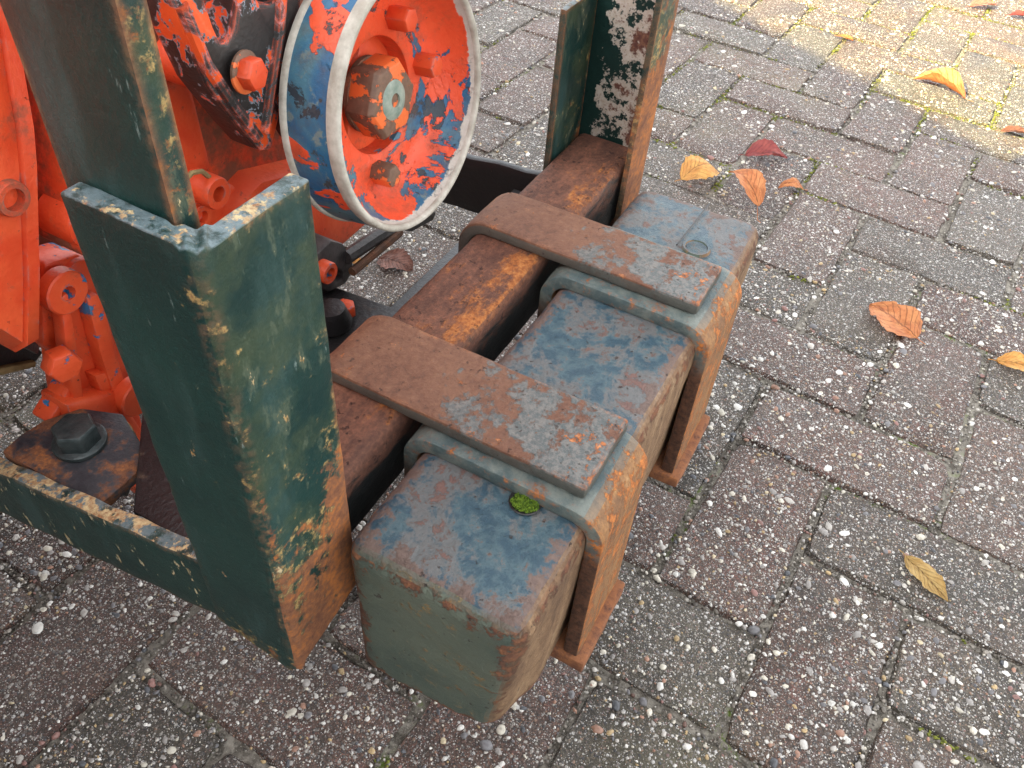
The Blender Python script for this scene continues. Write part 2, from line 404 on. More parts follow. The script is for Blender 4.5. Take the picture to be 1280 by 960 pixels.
def mat_orange(dirty=.0, name='orange_tractor_paint', blue=.66, seed=0):
    M = Mat(name); M.off = seed
    n1 = M.noise(19, 9, .68, .4); n2 = M.noise(240, 4, .6); n3 = M.noise(85, 5, .6)
    M.base(M.mixc(M.thr(n1, .3, .7), (.62, .048, .011), (.75, .105, .030)), .48)
    M.layer(M.thr(n1, blue, blue + .015), (.03, .17, .36), .35, -.0004)
    M.layer(M.thr(M.noise(95, 8, .7), .655, .67), (.030, .024, .022), .6, -.0004)
    e = M.edge(.003, .02, .25)
    M.layer(M.mul(e, M.thr(n3, .5, .6)), (.30, .16, .14), .6)
    d = M.thr(M.add(M.noise(22, 9, .72), M.mul(M.noise(9, 4, .6), .25), dirty + .02), .66, .82)
    M.layer(M.mul(M.thr(M.noise(160, 6, .7), .60, .68), .55), (.10, .05, .035), .8)
    M.layer(M.mul(d, .85), M.mixc(n3, (.07, .045, .028), (.17, .10, .055)), .85)
    M.relief(n2, .0004).relief(n3, .0007)
    return M.done(spec=.5)

def mat_pulley():
    M = Mat('pulley_patchy_paint'); X = M.xyz()
    n1 = M.noise(13, 7, .62, 1.0); n2 = M.noise(230, 4, .6); n3 = M.noise(75, 6, .68); n4 = M.noise(12, 6, .62, .6); n5 = M.noise(26, 7, .68, .5)
    lv = M.n('ShaderNodeVectorMath', operation='LENGTH'); M.put(lv.inputs[0], M.v); ln = lv.outputs['Value']
    bl = M.mixc(M.thr(n4, .40, .60), (.016, .105, .22), (.085, .20, .235))
    M.base(bl, .4)
    M.layer(M.thr(n3, .56, .64), (.15, .20, .20), .5)
    M.layer(M.thr(n5, .555, .575), (.030, .042, .055), .5, -.0003)
    M.layer(M.thr(M.add(n1, M.mul(n3, .16), M.lin(M.add(X[2], M.mul(X[0], .3)), -.08, .08, -.045, .05), M.mul(M.thr(ln, .088, .080), .075)), .585, .598), M.mixc(n3, (.70, .050, .012), (.80, .115, .04)), .42, .0005)
    M.layer(M.thr(M.noise(34, 9, .74), .575, .60), M.mixc(n2, (.025, .035, .042), (.07, .09, .10)), .6, -.0004)
    M.layer(M.mul(M.thr(M.noise(20, 9, .74), .48, .66), .6), M.mixc(n3, (.06, .035, .022), (.16, .085, .05)), .8)
    p = M.add(M.mul(X[1], -.995), M.mul(X[2], .101))          # along the axle: the paint is worn off beside the lip
    M.layer(M.thr(M.add(p, M.mul(n3, .014)), 0.0262, .0274), M.mixc(n2, (.40, .37, .32), (.62, .59, .53)), .55, -.0003)
    M.relief(n2, .0005).relief(n3, .0010)
    return M.done(spec=.45)

def mat_black(name='black_bracket_paint', chip=.565):
    M = Mat(name)
    n1 = M.noise(34, 6, .66, .6, vec=M.vec((1, 1, 1), rot=(0, .6, 0))); n2 = M.noise(240, 4, .6); n3 = M.noise(120, 5, .62)
    M.base(M.mixc(n3, (.012, .011, .011), (.040, .035, .032)), .5)
    e = M.edge(.006, .015, .2)
    M.layer(M.thr(M.add(n1, M.mul(e, .11)), chip, chip + .012), (.80, .10, .022), .4, -.0005)
    M.layer(M.mul(M.thr(M.add(n1, M.mul(e, .11)), chip - .016, chip), M.thr(M.add(n1, M.mul(e, .11)), chip + .006, chip)), (.30, .36, .42), .5)
    M.relief(n2, .0005).relief(n3, .0006)
    return M.done(spec=.5)

def mat_oily(name='oily_black_steel'):
    M = Mat(name); n1 = M.noise(40, 6, .66); n2 = M.noise(220, 4, .65)
    M.base(M.mixc(n1, (.006, .006, .008), (.022, .019, .018)), .4)
    M.layer(M.thr(n1, .60, .70), M.mixc(n2, (.05, .028, .018), (.13, .075, .045)), .75)
    M.layer(M.thr(n2, .70, .74), (.16, .14, .12), .6)
    M.relief(n2, .0008).relief(n1, .0008)
    return M.done(spec=.5)

def mat_plain(name, c1, c2, rough=.5, sc=90, metal=0.0, rust=0.0, spec=.5, k=.0006):
    M = Mat(name); n1 = M.noise(sc, 6, .65); n2 = M.noise(300, 4, .6)
    M.base(M.mixc(M.thr(n1, .3, .7), c1, c2), rough)
    if rust: M.layer(M.thr(n1, 1 - rust, 1 - rust + .1), rust_col(M, 2), .85)
    M.relief(n2, k).relief(n1, k)
    return M.done(metal, spec)

def mat_paver():
    M = Mat('exposed_aggregate_paver')
    oi = M.n('ShaderNodeObjectInfo'); r = oi.outputs['Random']
    sh = M.n('ShaderNodeVectorMath', operation='ADD'); M.put(sh.inputs[0], M.v)
    cx = M.n('ShaderNodeCombineXYZ'); M.put(cx.inputs[0], M.mul(r, 37.0)); M.put(cx.inputs[1], M.mul(r, 91.0)); M.put(cx.inputs[2], M.mul(r, 13.0)); M.t.links.new(cx.outputs[0], sh.inputs[1])
    M.v = sh.outputs[0]
    return aggregate(M, r)

def aggregate(M, r):
    geo = M.n('ShaderNodeNewGeometry')
    lich = M.thr(M.noise(2.2, 6, .6, vec=geo.outputs['Position']), .52, .66); wet = M.thr(M.noise(4.5, 5, .6, vec=geo.outputs['Position']), .45, .65)
    n1 = M.noise(16, 5, .62); n2 = M.noise(70, 6, .68); n3 = M.noise(600, 4, .7)
    warm = M.thr(M.add(M.mul(r, .55), M.mul(n1, .6)), .34, .66)
    br = M.lin(M.op('FRACT', M.mul(r, 7.31)), 0, 1, .72, 1.18)
    cem = M.mixc(warm, (.136, .114, .080), (.185, .096, .070))
    cem = M.mixc(M.mul(M.thr(n2, .50, .68), .6), cem, (.23, .20, .155))
    cem = M.mixc(M.mul(M.thr(n1, .50, .36), .5), cem, (.060, .052, .044))
    cem = M.mixc(M.mul(M.thr(M.noise(38, 7, .7), .50, .62), warm, .8), cem, (.215, .088, .068))
    cem = M.mixc(M.thr(n3, .42, .60), M.mixc(.8, cem, (.018, .015, .012)), cem)
    cem = M.mixc(M.mul(M.thr(M.noise(210, 6, .72), .54, .46), .5), cem, (.022, .018, .014))
    cem = M.mixc(M.mul(lich, .32), cem, (.20, .185, .085)); cem = M.mixc(M.mul(wet, .35), cem, (.055, .045, .036))
    cem = M.mixc(1.0, cem, br, 'MULTIPLY')
    M.base(cem, .62); h = M.mul(n3, .0022)
    M.h = h
    for sc, keep, k in ((260, .50, .0014), (480, .50, .0009), (900, .50, .0005)):
        v = M.vor(sc, out=None); d = v.outputs['Distance']; c = M.xyz(v.outputs['Color'])
        on = M.mul(M.thr(d, .44, .34), M.op('LESS_THAN', c[0], keep))
        g = M.ramp(c[1], [(0, (.050, .047, .047)), (.18, (.13, .115, .105)), (.34, (.22, .19, .16)), (.48, (.40, .37, .33)), (.64, (.62, .60, .57)), (.82, (.30, .19, .13)), (.91, (.17, .11, .10))], True)
        M.layer(on, g, .48)
        M.relief(M.mul(on, M.thr(d, .5, .1)), k)
    M.relief(n2, .0016)
    return M.done(spec=.5)

def mat_joint():
    M = Mat('joint_sand')
    n1 = M.noise(9, 5, .6); n2 = M.noise(90, 5, .65); n3 = M.noise(700, 3, .7)
    M.base(M.mixc(M.thr(n2, .35, .65), (.080, .070, .056), (.32, .295, .25)), .9)
    M.layer(M.thr(n3, .58, .64), (.38, .35, .31), .8)
    M.layer(M.mul(M.thr(n1, .52, .62), M.thr(n2, .5, .6)), (.09, .13, .02), .9)
    M.relief(n3, .0016).relief(n2, .004)
    return M.done(spec=.3)

def mat_attr(name, attr, rough=.45, spec=.5, k=.0003, sc=500):
    M = Mat(name); a = M.n('ShaderNodeAttribute'); a.attribute_name = attr
    n = M.noise(sc, 4, .6)
    M.base(M.mixc(M.mul(M.thr(n, .45, .7), .35), a.outputs['Color'], (.06, .05, .045)), rough).relief(n, k)
    return M.done(spec=spec)

def mat_leaf(name, c1, c2, vein):
    M = Mat(name, 'UV'); X = M.xyz()
    n1 = M.noise(3.5, 5, .6); n2 = M.noise(22, 4, .6)
    s = M.op('ABSOLUTE', M.op('SUBTRACT', X[1], .5))
    mid = M.thr(s, .025, .008)
    side = M.op('ABSOLUTE', M.op('SUBTRACT', M.op('FRACT', M.mul(M.add(X[0], M.mul(s, -.62)), 9.0)), .5))
    sv = M.thr(side, .09, .02)
    M.base(M.mixc(M.thr(n1, .35, .65), c1, c2), .55)
    M.layer(M.mul(M.thr(n2, .58, .66), .7), tuple(x * .35 for x in c1), .6)
    M.layer(M.mul(M.thr(M.noise(2.2, 5, .65), .52, .62), .6), tuple(x * .55 for x in c1), .6)
    M.layer(M.mul(sv, .45), vein, .55).layer(M.mul(mid, .75), vein, .5)
    M.h = M.add(M.mul(sv, -.0010), M.mul(mid, -.0012), M.mul(n2, .0005))
    m_ = M.done(spec=.45)
    # thin leaf: let some light through
    tr = M.n('ShaderNodeBsdfTranslucent'); M.put(tr.inputs[0], M.col); mx = M.n('ShaderNodeMixShader'); mx.inputs[0].default_value = .3
    out = M.t.nodes['Material Output']; M.t.links.new(M.b.outputs[0], mx.inputs[1]); M.t.links.new(tr.outputs[0], mx.inputs[2]); M.t.links.new(mx.outputs[0], out.inputs[0])
    return m_

GREEN, BEAM, HOOK, STRAP, WEIGHT = mat_green(), mat_beam(), mat_hook(), mat_strap(), mat_weight()
ORANGE, ORANGE_D, PULLEY, BLACK, OILY = mat_orange(-.05), mat_orange(.11, 'grimy_orange_paint', .68, 20), mat_pulley(), mat_black(), mat_oily()
CHIPPED = mat_orange(-.02, 'chipped_orange_paint', .575, 40)
CREAM = mat_plain('bare_rim_edge', (.30, .27, .22), (.56, .53, .46), .6, 60, k=.0003)
DARKBOLT = mat_plain('dark_bolt_steel', (.02, .03, .032), (.06, .075, .075), .38, 60, .3)
RUSTY = mat_plain('rusty_steel', (.06, .03, .02), (.20, .09, .045), .8, 60, rust=.5)
OCHREM = mat_plain('ochre_rust', (.16, .10, .04), (.34, .25, .11), .8, 70)
LIPM = mat_plain('orange_rust_lip', (.13, .05, .025), (.36, .14, .05), .85, 70, rust=.5)
EARM = mat_plain('slate_ear_steel', (.018, .020, .026), (.06, .06, .066), .5, 45, rust=.52)
GREYCAST = mat_plain('dark_grey_casting', (.022, .020, .021), (.07, .062, .06), .55, 70, rust=.36)
M = Mat('brown_worn_nut'); a1 = M.noise(50, 6, .65); a2 = M.noise(220, 4, .6)
M.base(M.mixc(a2, (.07, .040, .028), (.26, .15, .095)), .6).layer(M.thr(a1, .49, .505), (.78, .16, .04), .45, .0004).relief(a2, .0006)
BROWNNUT = M.done()
JOINT, PAVER = mat_joint(), mat_paver()
PEBBLE = mat_attr('pebble_stone', 'tint', .42)
MOSS = mat_plain('moss', (.02, .05, .006), (.14, .22, .02), .9, 400, spec=.2)
MOSSY = mat_plain('joint_moss', (.06, .07, .018), (.24, .26, .05), .9, 300, spec=.2)

# ------------------------------------------------------------------ ground and pavement
def sheet(name, s, z, mat, label_kind='structure', n=1):
    bm = bmesh.new(); g = [[bm.verts.new((-s + 2 * s * i / n, -s + 2 * s * j / n, z)) for j in range(n + 1)] for i in range(n + 1)]
    for i in range(n):
        for j in range(n): bm.faces.new((g[i][j], g[i + 1][j], g[i + 1][j + 1], g[i][j + 1]))
    o = finish(bm, name, mat); o['kind'] = label_kind; return o
ground = sheet('ground', 150, -.0046, JOINT)

PITCH = .1075
BO = Vector((.658303, .024950, 0)); BU = Vector((-.064171, -.997939, 0)); BV = Vector((.997939, -.064171, 0))
JW = .0042
def paver_mesh(seed, simple=False):
    """one block 2 x 1 units, worn rim; local x along its length, top at z=0"""
    r = random.Random(seed); L, Wd = PITCH * 2 - JW, PITCH - JW
    nl, ns = (2, 1) if simple else (9, 5)
    ring = []
    for i in range(nl): ring.append((-L / 2 + L * i / nl, -Wd / 2, 0, -1))
    for i in range(ns): ring.append((L / 2, -Wd / 2 + Wd * i / ns, 1, 0))
    for i in range(nl): ring.append((L / 2 - L * i / nl, Wd / 2, 0, 1))
    for i in range(ns): ring.append((-L / 2, Wd / 2 - Wd * i / ns, -1, 0))
    bm = bmesh.new(); top = []; low = []
    for x, y, nx_, ny_ in ring:
        corner = abs(abs(x) - L / 2) < 1e-6 and abs(abs(y) - Wd / 2) < 1e-6
        ins = r.uniform(.0012, .0060) * (1.4 if corner else 1)
        sx = -math.copysign(ins, x) if (nx_ or corner) else 0; sy = -math.copysign(ins, y) if (ny_ or corner) else 0
        top.append(bm.verts.new((x + sx, y + sy, r.uniform(-.0008, .0002))))
        j = r.uniform(0, .0026) + (.0022 if corner else 0)
        jx = -math.copysign(j, x) if (nx_ or corner) else 0; jy = -math.copysign(j, y) if (ny_ or corner) else 0
        low.append(bm.verts.new((x + jx, y + jy, -.0042 - r.uniform(0, .003))))
    bot = [bm.verts.new((v.co.x, v.co.y, -.03)) for v in low]
    n = len(ring); bm.faces.new(top)
    for i in range(n):
        k = (i + 1) % n
        bm.faces.new((low[i], low[k], top[k], top[i])); bm.faces.new((bot[i], bot[k], low[k], low[i]))
    bmesh.ops.recalc_face_normals(bm, faces=bm.faces)
    me = bpy.data.meshes.new('paver'); bm.to_mesh(me); bm.free(); me.materials.append(PAVER)
    for p in me.polygons: p.use_smooth = True
    me.set_sharp_from_angle(angle=R(55))
    return me
variants = [paver_mesh(100 + i) for i in range(10)]
pavement = bpy.data.objects.new('pavement', None); COL.objects.link(pavement); pavement['kind'] = 'structure'; pavement['label'] = 'weathered brown-red concrete pavers with pebbles laid in herringbone'
cells = []
for k in range(-70, 71):
    for j in range(-20, 21):
        cells.append((-k + 4 * j, k, 0)); cells.append((1 - k + 4 * j, 1 + k, 1))
def cell_c(u, v, o): return BO + BU * PITCH * (u + (.5 if o else 1)) + BV * PITCH * (v + (1 if o else .5))
def seen(p, mg):
    d = p - CAM; z = d.dot(FWD)
    if z < .1: return False
    x = 640 + F_PX * d.dot(RIGHT) / z; y = 480 + F_PX * d.dot(DOWN) / z
    return -mg < x < 1280 + mg and -mg < y < 960 + mg
cells = sorted(cells, key=lambda c: (cell_c(*c) - Vector((.75, .35, 0))).length)
cells = [c for c in cells if (cell_c(*c) - Vector((.75, .35, 0))).length < 5.5]
near = [c for c in cells if seen(cell_c(*c), 170)]
rest = [c for c in cells if not seen(cell_c(*c), 170)]
near += rest[:max(0, 290 - len(near))]; rest = rest[max(0, 290 - (len(near) - max(0, 290 - len(near)))):] if False else [c for c in rest if c not in set(near)]
placed = []
for i, c in enumerate(near):
    p = cell_c(*c); r = random.Random(c[0] * 7919 + c[1] * 31 + c[2])
    ax = (BU if c[2] == 0 else BV)
    yaw = math.atan2(ax.y, ax.x) + R(r.gauss(0, .45)) + (math.pi if r.random() < .5 else 0)
    M_ = Matrix.Translation(p + Vector((r.gauss(0, .0009), r.gauss(0, .0009), r.gauss(0, .0011)))) @ Matrix.Rotation(yaw, 4, 'Z') @ Matrix.Rotation(R(r.gauss(0, .5)), 4, 'Y') @ Matrix.Rotation(R(r.gauss(0, .6)), 4, 'X')
    o = bpy.data.objects.new('paver', variants[r.randrange(len(variants))]); COL.objects.link(o); o.parent = pavement; o.matrix_local = M_
    placed.append((M_, c))
# everything out of view, one joined part
bm = bmesh.new(); sm = paver_mesh(5, True); co = [v.co.copy() for v in sm.vertices]; fs = [tuple(p.vertices) for p in sm.polygons]
vv, ff = [], []
for c in rest:
    p = cell_c(*c); ax = (BU if c[2] == 0 else BV); M_ = Matrix.Translation(p + Vector((0, 0, rnd.gauss(0, .001)))) @ Matrix.Rotation(math.atan2(ax.y, ax.x), 4, 'Z')
    b0 = len(vv); vv += [M_ @ q for q in co]; ff += [tuple(b0 + t for t in f) for f in fs]
bm.free(); me = bpy.data.meshes.new('outer_pavers'); me.from_pydata(vv, [], ff); me.update()
o = link('outer_pavers', me, PAVER, pavement, kind='stuff', recentre=False)

# pebbles set in the pavers and lying loose in the joints
def ico(sub):
    bm = bmesh.new(); bmesh.ops.create_icosphere(bm, subdivisions=sub, radius=1); bm.verts.ensure_lookup_table()
    v = np.array([x.co[:] for x in bm.verts], 'f'); f = np.array([[y.index for y in x.verts] for x in bm.faces], 'i'); bm.free(); return v, f
def blobs(name, P, S, mat, cols=None, sub=1, jit=.16, parent=None, **kw):
    """many small stones in one mesh: P centres (n,3), S radii (n,3)"""
    v, f = ico(sub); n, nv = len(P), len(v)
    ang = rng.uniform(0, 2 * np.pi, n); c, s = np.cos(ang), np.sin(ang)
    V = v[None] * (1 + rng.normal(0, jit, (n, nv, 1))) * S[:, None, :]
    X = V[..., 0] * c[:, None] - V[..., 1] * s[:, None]; Y = V[..., 0] * s[:, None] + V[..., 1] * c[:, None]
    V = np.stack([X, Y, V[..., 2]], -1) + P[:, None, :]
    Fc = (f[None] + (np.arange(n) * nv)[:, None, None]).reshape(-1)
    me = bpy.data.meshes.new(name); me.vertices.add(n * nv); me.vertices.foreach_set('co', V.astype('f').ravel())
    nf = len(f) * n; me.loops.add(nf * 3); me.loops.foreach_set('vertex_index', Fc.astype('i')); me.polygons.add(nf)
    me.polygons.foreach_set('loop_start', np.arange(0, nf * 3, 3, dtype='i')); me.polygons.foreach_set('use_smooth', np.ones(nf, bool))
    me.update(calc_edges=True)
    if cols is not None:
        at = me.attributes.new('tint', 'FLOAT_COLOR', 'POINT'); C4 = np.ones((n, nv, 4), 'f'); C4[..., :3] = cols[:, None, :]; at.data.foreach_set('color', C4.ravel())
    return link(name, me, mat, parent, **kw)
PAL = np.array([(.70, .68, .63), (.58, .54, .45), (.46, .43, .39), (.30, .28, .26), (.16, .155, .16), (.085, .09, .10), (.42, .30, .15), (.34, .19, .13), (.25, .13, .11), (.55, .46, .30)], 'f')
PW = np.array([.20, .16, .13, .14, .11, .09, .06, .05, .04, .02])
pp, ps, big = [], [], []
for M_, c in placed:
    ctr = M_.translation; dist = (ctr - CAM).length
    if not seen(ctr, 150): continue
    dens = 3.0 if dist < 1.0 else (2.2 if dist < 1.4 else 1.3)
    n = int(226 * dens * rng.uniform(.55, 1.25)); L, Wd = PITCH * 2 - .002, PITCH - .002
    xy = rng.uniform(-.5, .5, (n, 2)) * [L, Wd]
    keep = np.array([mnoise.noise(Vector((x * 9 + ctr.x * 50, y * 9 + ctr.y * 50, 3))) > -.25 for x, y in xy])
    xy = xy[keep]; n = len(xy)
    r = np.minimum(.0006 + rng.exponential(.00072, n), .0052) * (1 if dist < 1.3 else 1.2)
    z = r * rng.uniform(-.50, -.10, n) - .0001
    A = np.array(M_); W4 = np.c_[xy, z, np.ones(n)] @ A.T
    pp.append(W4[:, :3]); ps.append(np.stack([r * rng.uniform(.9, 1.35, n), r * rng.uniform(.65, 1, n), r * rng.uniform(.6, .85, n)], 1))
pp = np.concatenate(pp); ps = np.concatenate(ps); cl = PAL[rng.choice(len(PAL), len(pp), p=PW)] * rng.uniform(.75, 1.1, (len(pp), 1)).astype('f')
isbig = (ps[:, 0] > .0026) & (np.linalg.norm(pp - np.array(CAM), axis=1) < 1.25)
blobs('large_pebbles', pp[isbig], ps[isbig], PEBBLE, cl[isbig], 2, .10, label='larger pale and grey pebbles set in the pavers', cat='pebbles', kind='stuff')
blobs('small_pebbles', pp[~isbig], ps[~isbig], PEBBLE, cl[~isbig], 1, .2, label='small stone chips scattered across the pavers and joints', cat='pebbles', kind='stuff')
# grit swept into the joints
gp, gs = [], []
for M_, c in placed:
    if not seen(M_.translation, 150): continue
    n = 260 if (M_.translation - CAM).length < 1.3 else 130
    t = rng.uniform(-1, 1, n); lng = rng.uniform(0, 1, n) < .67; sg = np.where(rng.uniform(0, 1, n) < .5, -1, 1)
    q = np.where(lng[:, None], np.c_[t * PITCH, sg * PITCH / 2], np.c_[sg * PITCH, t * PITCH / 2]) + rng.normal(0, .0016, (n, 2))
    W4 = np.c_[q, rng.uniform(-.0048, -.0018, n), np.ones(n)] @ np.array(M_).T
    gp.append(W4[:, :3]); r = .0005 + rng.exponential(.0005, n); r = np.minimum(r, .0028); gs.append(np.stack([r * 1.2, r, r * .8], 1))
gp = np.concatenate(gp); gs = np.concatenate(gs)
GP = np.array([(.07, .06, .05), (.13, .115, .095), (.20, .18, .15), (.30, .27, .23), (.50, .47, .42), (.16, .09, .07)], 'f')
blobs('joint_grit', gp, gs, PEBBLE, GP[rng.choice(6, len(gp), p=[.18, .20, .22, .22, .12, .06])], 1, .22, label='grey sand and grit filling the paver joints', cat='grit', kind='stuff')
# moss and sand lumps in the joints
mp, ms, mm = [], [], []
for M_, c in placed:
    L, Wd = PITCH, PITCH / 2
    for k in range(150):
        t = rng.uniform(-1, 1); side = rng.integers(4)
        q = Vector((t * L, math.copysign(Wd, .5 - (side == 0)), 0)) if side < 2 else Vector((math.copysign(L, .5 - (side == 2)), t * Wd, 0))
        q = M_ @ q; g = mnoise.noise(Vector((q.x * 6, q.y * 6, 8))) + .5 * mnoise.noise(Vector((q.x * 25, q.y * 25, 2))) + .42 * max(0, q.x - .9)
        if g < .34: continue
        mp.append((q.x + rng.normal(0, .0028), q.y + rng.normal(0, .0028), rng.uniform(-.0045, -.001))); s_ = rng.uniform(.0006, .0019); ms.append((s_ * 1.3, s_, s_ * .9))
blobs('joint_moss', np.array(mp), np.array(ms), MOSSY, None, 1, .3, label='low green moss growing along the paver joints', cat='moss', kind='stuff')

# ------------------------------------------------------------------ garage that throws the shade (behind the camera, out of view)
gdir = SUN_AZ.normalized(); gperp = Vector((-gdir.y, gdir.x))
edge_pt = Vector((1.66, .05))                        # a point on the edge between shade and sun
GD = 1.7; GH = (GD + edge_pt.dot(Vector((-gdir.x, -gdir.y)))) * math.tan(SUN_EL)
BRICKM = mat_plain('dark_timber_wall', (.020, .026, .022), (.045, .050, .042), .8, 30)
ROOFM = mat_plain('grey_roof_felt', (.05, .05, .052), (.10, .10, .10), .8, 40)
DOORM = mat_plain('grey_door_paint', (.10, .11, .11), (.16, .17, .17), .5, 20)
garage = empty('garage', (gdir.x * GD, gdir.y * GD, 0), 'low dark timber garage that shades the yard', 'garage')
def gbox(name, d0, d1, w0, w1, z0, z1, mat, bev=.01, parent=None):
    bm = bmesh.new(); P = lambda d, w_, z: Vector((gdir.x * d + gperp.x * w_, gdir.y * d + gperp.y * w_, z))
    vs = [bm.verts.new(P(d, w_, z)) for d in (d0, d1) for w_ in (w0, w1) for z in (z0, z1)]
    for f in ((0, 1, 3, 2), (4, 6, 7, 5), (0, 4, 5, 1), (2, 3, 7, 6), (0, 2, 6, 4), (1, 5, 7, 3)): bm.faces.new([vs[i] for i in f])
    return finish(bm, name, mat, parent or garage, bevel=bev)
gbox('wall', GD + .15, GD + 5.2, -6, 5, -.05, GH - .16, BRICKM)
gbox('roof', GD, GD + 5.4, -6.2, 5.2, GH - .15, GH, ROOFM)
gbox('door', GD + .10, GD + .145, -1.2, 1.2, .0, 2.0, DOORM)

# ------------------------------------------------------------------ tractor
tractor = empty('tractor', (.42, .45, 0), 'old orange tractor front with belt pulley and green weight frame', 'tractor')
T = tractor
# --- crossbeam: square tube, rusted
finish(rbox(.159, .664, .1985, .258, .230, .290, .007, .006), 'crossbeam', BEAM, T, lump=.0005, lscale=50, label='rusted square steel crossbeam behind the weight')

# --- near corner angle (sleeve) and the flat post in it
def angle_bm(x0, y0, leg, t, z0, z1, nz=40):
    """angle section, vertex at (x0,y0): one leg along +y, one along +x; rounded heel"""
    out = fillet([(x0, y0 + leg), (x0, y0), (x0 + leg, y0)], .007, 5)
    inn = fillet([(x0 + t, y0 + leg), (x0 + t, y0 + t), (x0 + leg, y0 + t)], .010, 5)
    bm = bmesh.new(); n = len(out)
    rows = []
    for k in range(nz + 1):
        z = z0 + (z1 - z0) * k / nz; row = []
        for ring in (out, inn):
            r_ = []
            for i, q in enumerate(ring):
                s = i / (n - 1); zz = z
                if k == nz: zz = z1 - .004 * s + .0012 * math.sin(s * 19)
                if k == 0:
                    zz = z0 + (.012 * max(0, (.12 - s) / .12) ** 1.5 + .016 * max(0, (s - .80) / .20) ** 1.6 + .006 * s) + .0016 * math.sin(s * 31)
                r_.append(bm.verts.new((q.x, q.y, max(zz, z) if k < 9 and False else zz)))
            row.append(r_)
        rows.append(row)
    for k in range(1, nz):   # keep rows above the curved foot in order
        for ri in (0, 1):
            for i in range(n):
                lo = rows[0][ri][i].co.z; t_ = k / nz
                rows[k][ri][i].co.z = lo + (rows[nz][ri][i].co.z - lo) * t_
    for a, b in zip(rows, rows[1:]):
        for i in range(n - 1):
            bm.faces.new((a[0][i], a[0][i + 1], b[0][i + 1], b[0][i])); bm.faces.new((a[1][i], b[1][i], b[1][i + 1], a[1][i + 1]))
        for i in (0, n - 1): bm.faces.new((a[0][i], b[0][i], b[1][i], a[1][i]))
    for row in (rows[0], rows[-1]):
        for i in range(n - 1): bm.faces.new((row[0][i], row[1][i], row[1][i + 1], row[0][i + 1]))
    return bm
def densify(x0, y0, leg, t, z0, z1):
    bm = angle_bm(x0, y0, leg, t, z0, z1)
    es = [e for e in bm.edges if e.calc_length() > .02]
    bmesh.ops.subdivide_edges(bm, edges=es, cuts=7, use_grid_fill=True)
    return bm
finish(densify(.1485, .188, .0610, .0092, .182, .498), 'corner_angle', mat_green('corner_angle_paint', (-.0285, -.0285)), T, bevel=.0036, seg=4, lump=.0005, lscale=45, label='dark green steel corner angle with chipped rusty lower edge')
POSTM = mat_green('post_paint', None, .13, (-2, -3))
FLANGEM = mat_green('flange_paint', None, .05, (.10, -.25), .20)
def mat_web():
    M = Mat('peeling_web_paint'); X = M.xyz(); n1 = M.noise(40, 9, .72); n2 = M.noise(240, 5, .7); n4 = M.noise(14, 5, .6)
    s_ = M.add(M.mul(X[1], -14.0), M.mul(n1, 2.6), M.mul(n4, .9))
    M.base(M.mixc(n1, (.006, .020, .018), (.012, .036, .030)), .4)
    M.layer(M.thr(s_, 1.68, 1.72), M.mixc(n2, (.30, .20, .12), (.60, .56, .52)), .6, .0004)
    M.layer(M.thr(s_, 1.84, 2.0), M.ramp(n2, [(.3, (.05, .018, .014)), (.5, (.12, .045, .032)), (.7, (.24, .12, .07))]), .7)
    M.relief(n2, .0006).relief(n1, .001)
    return M.done(spec=.3)
WEBM = mat_web()
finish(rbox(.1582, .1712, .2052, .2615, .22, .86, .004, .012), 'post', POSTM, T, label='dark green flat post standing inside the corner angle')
# --- far post: channel open towards the near side
bm = box_bm(.664, .671, .197, .262, .18, .86, 1, 4, 20)
finish(bm, 'post_web', WEBM, T, bevel=.0012, label='far post web with peeling white and maroon paint')
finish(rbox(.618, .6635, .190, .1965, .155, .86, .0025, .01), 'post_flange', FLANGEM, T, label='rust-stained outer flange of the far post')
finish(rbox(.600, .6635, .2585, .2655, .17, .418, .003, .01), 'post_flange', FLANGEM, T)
# --- arms running back from both posts
def arm(x0, x1, ya, za, yb, zb, hgt, mat, name='side_arm', **kw):
    bm = box_bm(x0, x1, ya, yb, 0, hgt, 1, 24, 5)
    for v in bm.verts:
        s = (v.co.y - ya) / (yb - ya); v.co.z += za + (zb - za) * s + .0012 * math.sin(s * 40 + v.co.z * 90)
    return finish(bm, name, mat, T, bevel=.0022, lump=.0005, **kw)
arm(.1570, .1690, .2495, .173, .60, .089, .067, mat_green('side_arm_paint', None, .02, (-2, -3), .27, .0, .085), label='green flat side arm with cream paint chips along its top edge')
arm(.674, .684, .2665, .158, .66, .118, .066, OILY, label='black greasy side arm running back from the far post')
# --- black mounting plate between the arms (L shape, window left open)
out = [(.176, .30), (.176, .262), (.663, .262), (.663, .322), (.440, .322), (.434, .40), (.36, .43), (.27, .43), (.176, .345)]
finish(plate_bm(out, [], Vector((0, 0, .203)), Vector((1, 0, 0)), Vector((0, 1, 0)), Vector((0, 0, 1)), .009), 'mounting_plate', OILY, T, bevel=.0015, label='black oily mounting plate behind the crossbeam')

